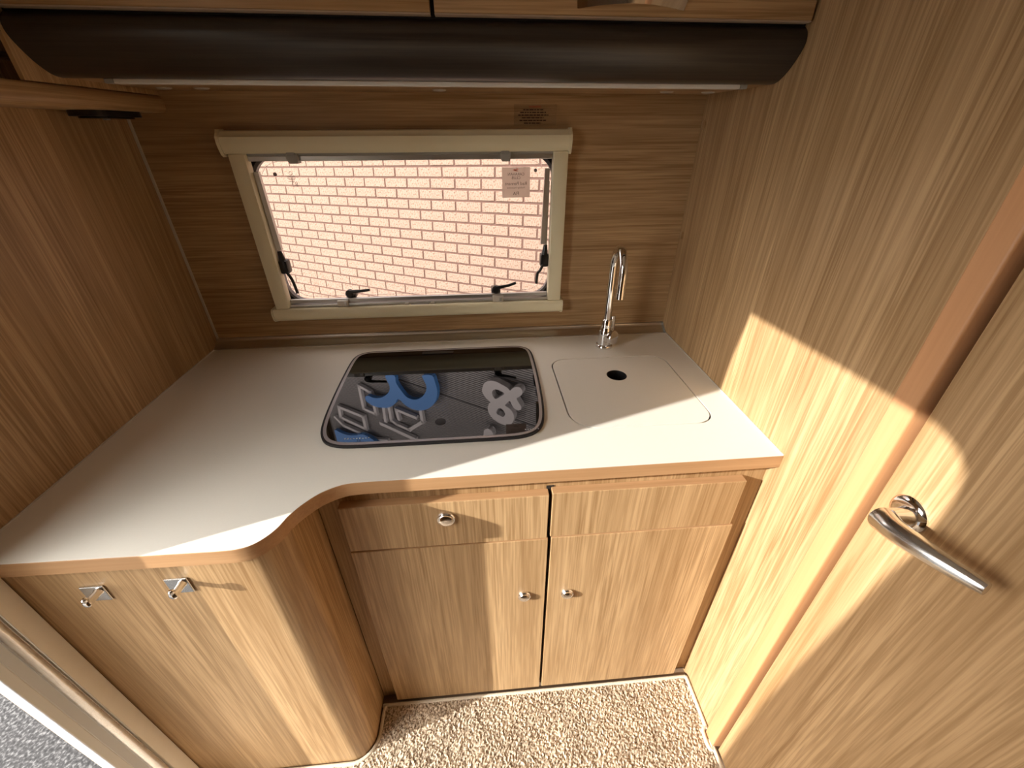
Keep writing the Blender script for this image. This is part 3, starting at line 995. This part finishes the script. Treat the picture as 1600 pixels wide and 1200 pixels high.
def push_knob(parent, x, z, r, bulge):
    bm = lathe(B(), [(r, -.0005), (r, .003), (r * .93, .005), (r * .80, .0052)], (x, YD, z), (0, -1, 0), 36)
    k = link_mesh('knob', bm, CHROME, parent, True)
    bm = lathe(B(), [(r * .80, .001), (r * .80, .004), (r * .76, .005 + bulge * .55), (r * .55, .005 + bulge * .9), (r * .25, .005 + bulge), (0, .005 + bulge)], (x, YD, z), (0, -1, 0), 36)
    link_mesh('knob_button', bm, CHROME, k, True)
    return k


dr = front_panel('drawer', -.8890, -.4690, .6950, .8245)
push_knob(dr, -.6805, .7780, .0190, .006)
front_panel('false_drawer_front', -.4620, -.0520, .6985, .8290)
d1 = front_panel('door', -.8905, -.4660, .0130, .6905)
push_knob(d1, -.5165, .4885, .0160, .0065)
d2 = front_panel('door', -.4590, -.0450, .0150, .6935)
push_knob(d2, -.4107, .4850, .0160, .0065)

# ---------------------------------------------------------------- curved cabinet on the left
cc = thing('curved_cabinet', (-1.16, -.68, 0), 'curved oak cabinet end with two hooks at the left', 'cabinet')
CY, CR, CXC = -.7555, .058, -.993
bm = box(B(), -W + .0005, CXC, CY, CY + .016, .001, .8698)
link_mesh('front_panel', bm, WOODZ, cc)
arc = [(CXC + CR * math.sin(a * math.pi / 2 / 16), CY + CR - CR * math.cos(a * math.pi / 2 / 16)) for a in range(17)] + [(CXC + CR, YF - .0005)]
arc_in = [(CXC + (CR - .012) * math.sin(a * math.pi / 2 / 16), CY + CR - (CR - .012) * math.cos(a * math.pi / 2 / 16)) for a in range(17)] + [(CXC + CR - .012, YF - .0005)]
bm = prism(B(), [arc + arc_in[::-1]], FZ, .001, .8698)
link_mesh('curved_panel', bm, WOODZ, cc, True)
bm = box(B(), -W + .0005, CXC + .040, CY + .02, YF, .0, .020)
link_mesh('plinth', bm, GAPSHADE, cc)


def coat_hook(x, z, label):
    t = thing('coat_hook', (x, CY, z), label, 'hook', 'square hooks on the curved cabinet')
    bm = box(B(), x - .0185, x + .0185, CY - .0032, CY - .0002, z - .0185, z + .0185, .0012)
    link_mesh('plate', bm, SATIN, t)
    rx, rz = x + .008, z + .007
    bm = B()
    tube(bm, [(rx, CY - .003, rz), (rx, CY - .009, rz), (rx, CY - .020, rz + .001), (rx, CY - .025, rz + .0015)], [.0075, .0062, .0060, .0060], 18)
    pin = link_mesh('pin', bm, CHROME, t, True)
    bm = lathe(B(), [(.0, -.001), (.0068, 0), (.0074, .003), (.0068, .0065), (.004, .0085), (0, .009)], (rx, CY - .021, rz + .0015), (0, -1, .1), 20)
    lathe(bm, [(.0042, 0), (.0042, .0095), (.002, .012), (0, .0122)], (rx, CY - .0245, rz + .003), (0, -.1, 1), 14)
    link_mesh('pin_head', bm, CHROME, t, True)


coat_hook(-1.1160, .8065, 'square chrome hook nearer the curved corner, partly in sun')
coat_hook(-1.2495, .8020, 'square chrome hook nearer the doorway, in shade')

# ---------------------------------------------------------------- overhead locker
lk = thing('overhead_locker', (-.65, -.16, 1.53), 'overhead locker with a dark curved lower panel and oak doors', 'locker')
XG = -1.300
TILT = 0.0060      # the locker hangs a few millimetres out of level
prof = catmull([(-.318, 1.612), (-.330, 1.603), (-.3345, 1.592), (-.333, 1.581), (-.3245, 1.568), (-.309, 1.5515), (-.290, 1.5385), (-.276, 1.5335), (-.262, 1.532)], 5)
inn = [(y + .012, z + .010) for y, z in prof][::-1]
bm = prism(B(), [prof + inn], FX, XG, -.0008)
link_mesh('curved_panel', bm, WENGE, lk, True)
bm = box(B(), XG, -.0008, -.262, -.0005, 1.5325, 1.5445)
und = link_mesh('underside', bm, WOODX, lk)
for cx in (-1.245, -1.168, -.660, -.135, -.035):
    bm = lathe(B(), [(.0150, -.001), (.0150, .001), (.012, .0024), (0, .003)], (cx, -.075, 1.5325), (0, 0, -1), 20)
    link_mesh('screw_cap', bm, SEAL, und, True)
for x0, x1, lab_ in ((-1.294, -.6490, 0), (-.6420, -.0055, 1)):
    bm = box(B(), x0, x1, -.3415, -.3225, 1.6145, 1.905, .002)
    dd = link_mesh('door', bm, WOODX, lk, True)
    bm = box(B(), x0, x1, -.3415, -.3225, 1.6128, 1.6145)
    link_mesh('door_lipping', bm, plain('pale_lipping_%d' % lab_, (.42, .32, .24), .5), dd)
    if not lab_: continue
    hx = -.3225
    bm = B()
    pth = [(hx - .090 + .180 * i / 12, -.3425 - .020 * math.sin(math.pi * i / 12), 1.6375 + .004 * math.sin(math.pi * i / 12)) for i in range(13)]
    tube(bm, pth, [.006] * 13, 4, 2.4, (0, 0, 1))
    hh = link_mesh('handle', bm, CHROME, dd)
    bm = box(B(), hx - .009, hx + .009, -.368, -.345, 1.634, 1.656, .003)
    link_mesh('handle_button', bm, CHROME, hh, True)
bm = box(B(), XG, -.0008, -.320, -.310, 1.60, 1.94)
link_mesh('carcass', bm, GAPSHADE, lk)
bm = box(B(), XG - .007, XG - .0002, -.341, -.0005, 1.5225, 1.93)
link_mesh('gable', bm, WOODZ, lk)

sl = thing('strip_light', (-.65, -.245, 1.53), 'white strip light along the underside of the overhead locker', 'strip light')
bm = box(B(), -1.222, -.060, -.258, -.240, 1.5252, 1.5324, .0015)
link_mesh('diffuser', bm, LEDM, sl)
for x0, x1 in ((-1.238, -1.2222), (-.0598, -.045)):
    bm = box(B(), x0, x1, -.258, -.240, 1.5252, 1.5324, .0015)
    link_mesh('end_cap', bm, GREYP, sl)

TILT = 0.0
# ---------------------------------------------------------------- shelf on the left wall, with lamp and rail
sh = thing('wall_shelf', (-1.345, -.36, 1.495), 'oak shelf with a rounded edge on the left wall', 'shelf')
nose = [(-W + .0005, 1.4960), (-1.310, 1.4960), (-1.3035, 1.4985), (-1.300, 1.5040), (-1.2985, 1.5125), (-1.300, 1.5235), (-1.3055, 1.5290), (-W + .0005, 1.5290)]
bm = prism(B(), [nose], lambda a, b, d: Vector((a, d, b)), -.755, -.0005)
link_mesh('shelf_board', bm, WOODY, sh, True)
lp = thing('spot_lamp', (-1.347, -.165, 1.483), 'flat black lamp under the wooden wall shelf', 'lamp')
bm = prism(B(), [rrect(-1.386, -1.309, -.200, -.055, .036, 8)], FZ, 1.4860, 1.4958)
link_mesh('lamp_body', bm, BLACKP, lp)
bm = prism(B(), [rrect(-1.377, -1.318, -.185, -.070, .029, 8)], FZ, 1.4825, 1.4862)
link_mesh('lamp_lens', bm, plain('smoked_lens', (.015, .015, .017), .2), lp)
bm = box(B(), -1.354, -1.346, -.135, -.123, 1.4800, 1.4828, .001)
link_mesh('lamp_switch', bm, GREYP, lp)
rl = thing('shelf_rail', (-1.35, -.45, 1.529), 'chrome guard rail above the left wall shelf', 'rail')
bm = tube(B(), [(-1.330, -.18, 1.563), (-1.330, -.75, 1.563)], .006, 16)
link_mesh('rail_bar', bm, SATIN, rl, True)
bm = tube(B(), [(-1.328, -.600, 1.5295), (-1.328, -.600, 1.563)], .005, 12)
link_mesh('rail_post', bm, SATIN, rl, True)

# ---------------------------------------------------------------- carpet
cp = thing('carpet', (-.5, -1.0, 0), 'beige cut-pile carpet with bound edge on the floor', 'carpet')


def in_cab(x, y):
    if y > YF - .0245: return True
    if x < CXC and y > CY - .006: return True
    if CXC <= x < CXC + CR + .006:
        if y > CY + CR: return True
        return (x - CXC) ** 2 + (y - CY - CR) ** 2 < (CR + .006) ** 2
    return False


bm = B()
step = .0038
nx = int(1.352 / step); ny = int(.62 / step)
rnd = random.Random(3)
grid = {}
for j in range(ny + 1):
    for i in range(nx + 1):
        x, y = -1.354 + i * step, -1.24 + j * step
        if x > -.004 or (x > -.020 and -.815 < y < -.765) or in_cab(x, y): continue
        grid[i, j] = bm.verts.new((x + rnd.uniform(-.0013, .0013), y + rnd.uniform(-.0013, .0013), .0045 + rnd.uniform(-.0026, .0026)))
for (i, j), v in list(grid.items()):
    q = [grid.get((i, j)), grid.get((i + 1, j)), grid.get((i + 1, j + 1)), grid.get((i, j + 1))]
    if all(q): bm.faces.new(q)
pile = link_mesh('pile', bm, CARPET, cp)
pile['kind'] = 'stuff'
bm = box(B(), -1.354, -.004, -4.58, -1.2405, -.006, .004)
link_mesh('carpet_rest', bm, CARPET, cp)
bm = box(B(), -1.354, -.004, -1.24, -.6290, -.0098, -.0005)
link_mesh('carpet_backing', bm, plain('carpet_backing', (.20, .14, .09), .95), cp)
bm = B()
edge = [(-.0070, -1.24, .0055), (-.0070, -.822, .0055), (-.0135, -.8150, .0055), (-.0195, -.8085, .0055), (-.0205, -.790, .0055), (-.0180, -.7705, .0055), (-.0085, -.7640, .0055), (-.0068, -.755, .0055), (-.0068, -.648, .0055), (-.0085, -.636, .0055)]
tube(bm, catmull(edge, 4), .0056, 10)
link_mesh('edge_binding', bm, BINDING, cp, True)
bm = B()
edge2 = [(-.010, -.6335, .004), (-.30, -.6345, .004), (-.60, -.6345, .004), (-.905, -.6345, .004), (-.9215, -.637, .004), (-.9265, -.65, .004), (-.9275, -.695, .004)]
for a in range(2, 17, 2):
    t_ = math.pi / 2 * (1 - a / 16)
    edge2.append((CXC + (CR + .007) * math.sin(t_), CY + CR - (CR + .007) * math.cos(t_), .004))
edge2 += [(-1.06, CY - .007, .004), (-1.35, CY - .007, .004)]
tube(bm, catmull(edge2, 4), .0050, 10)
link_mesh('edge_binding', bm, BINDING, cp, True)
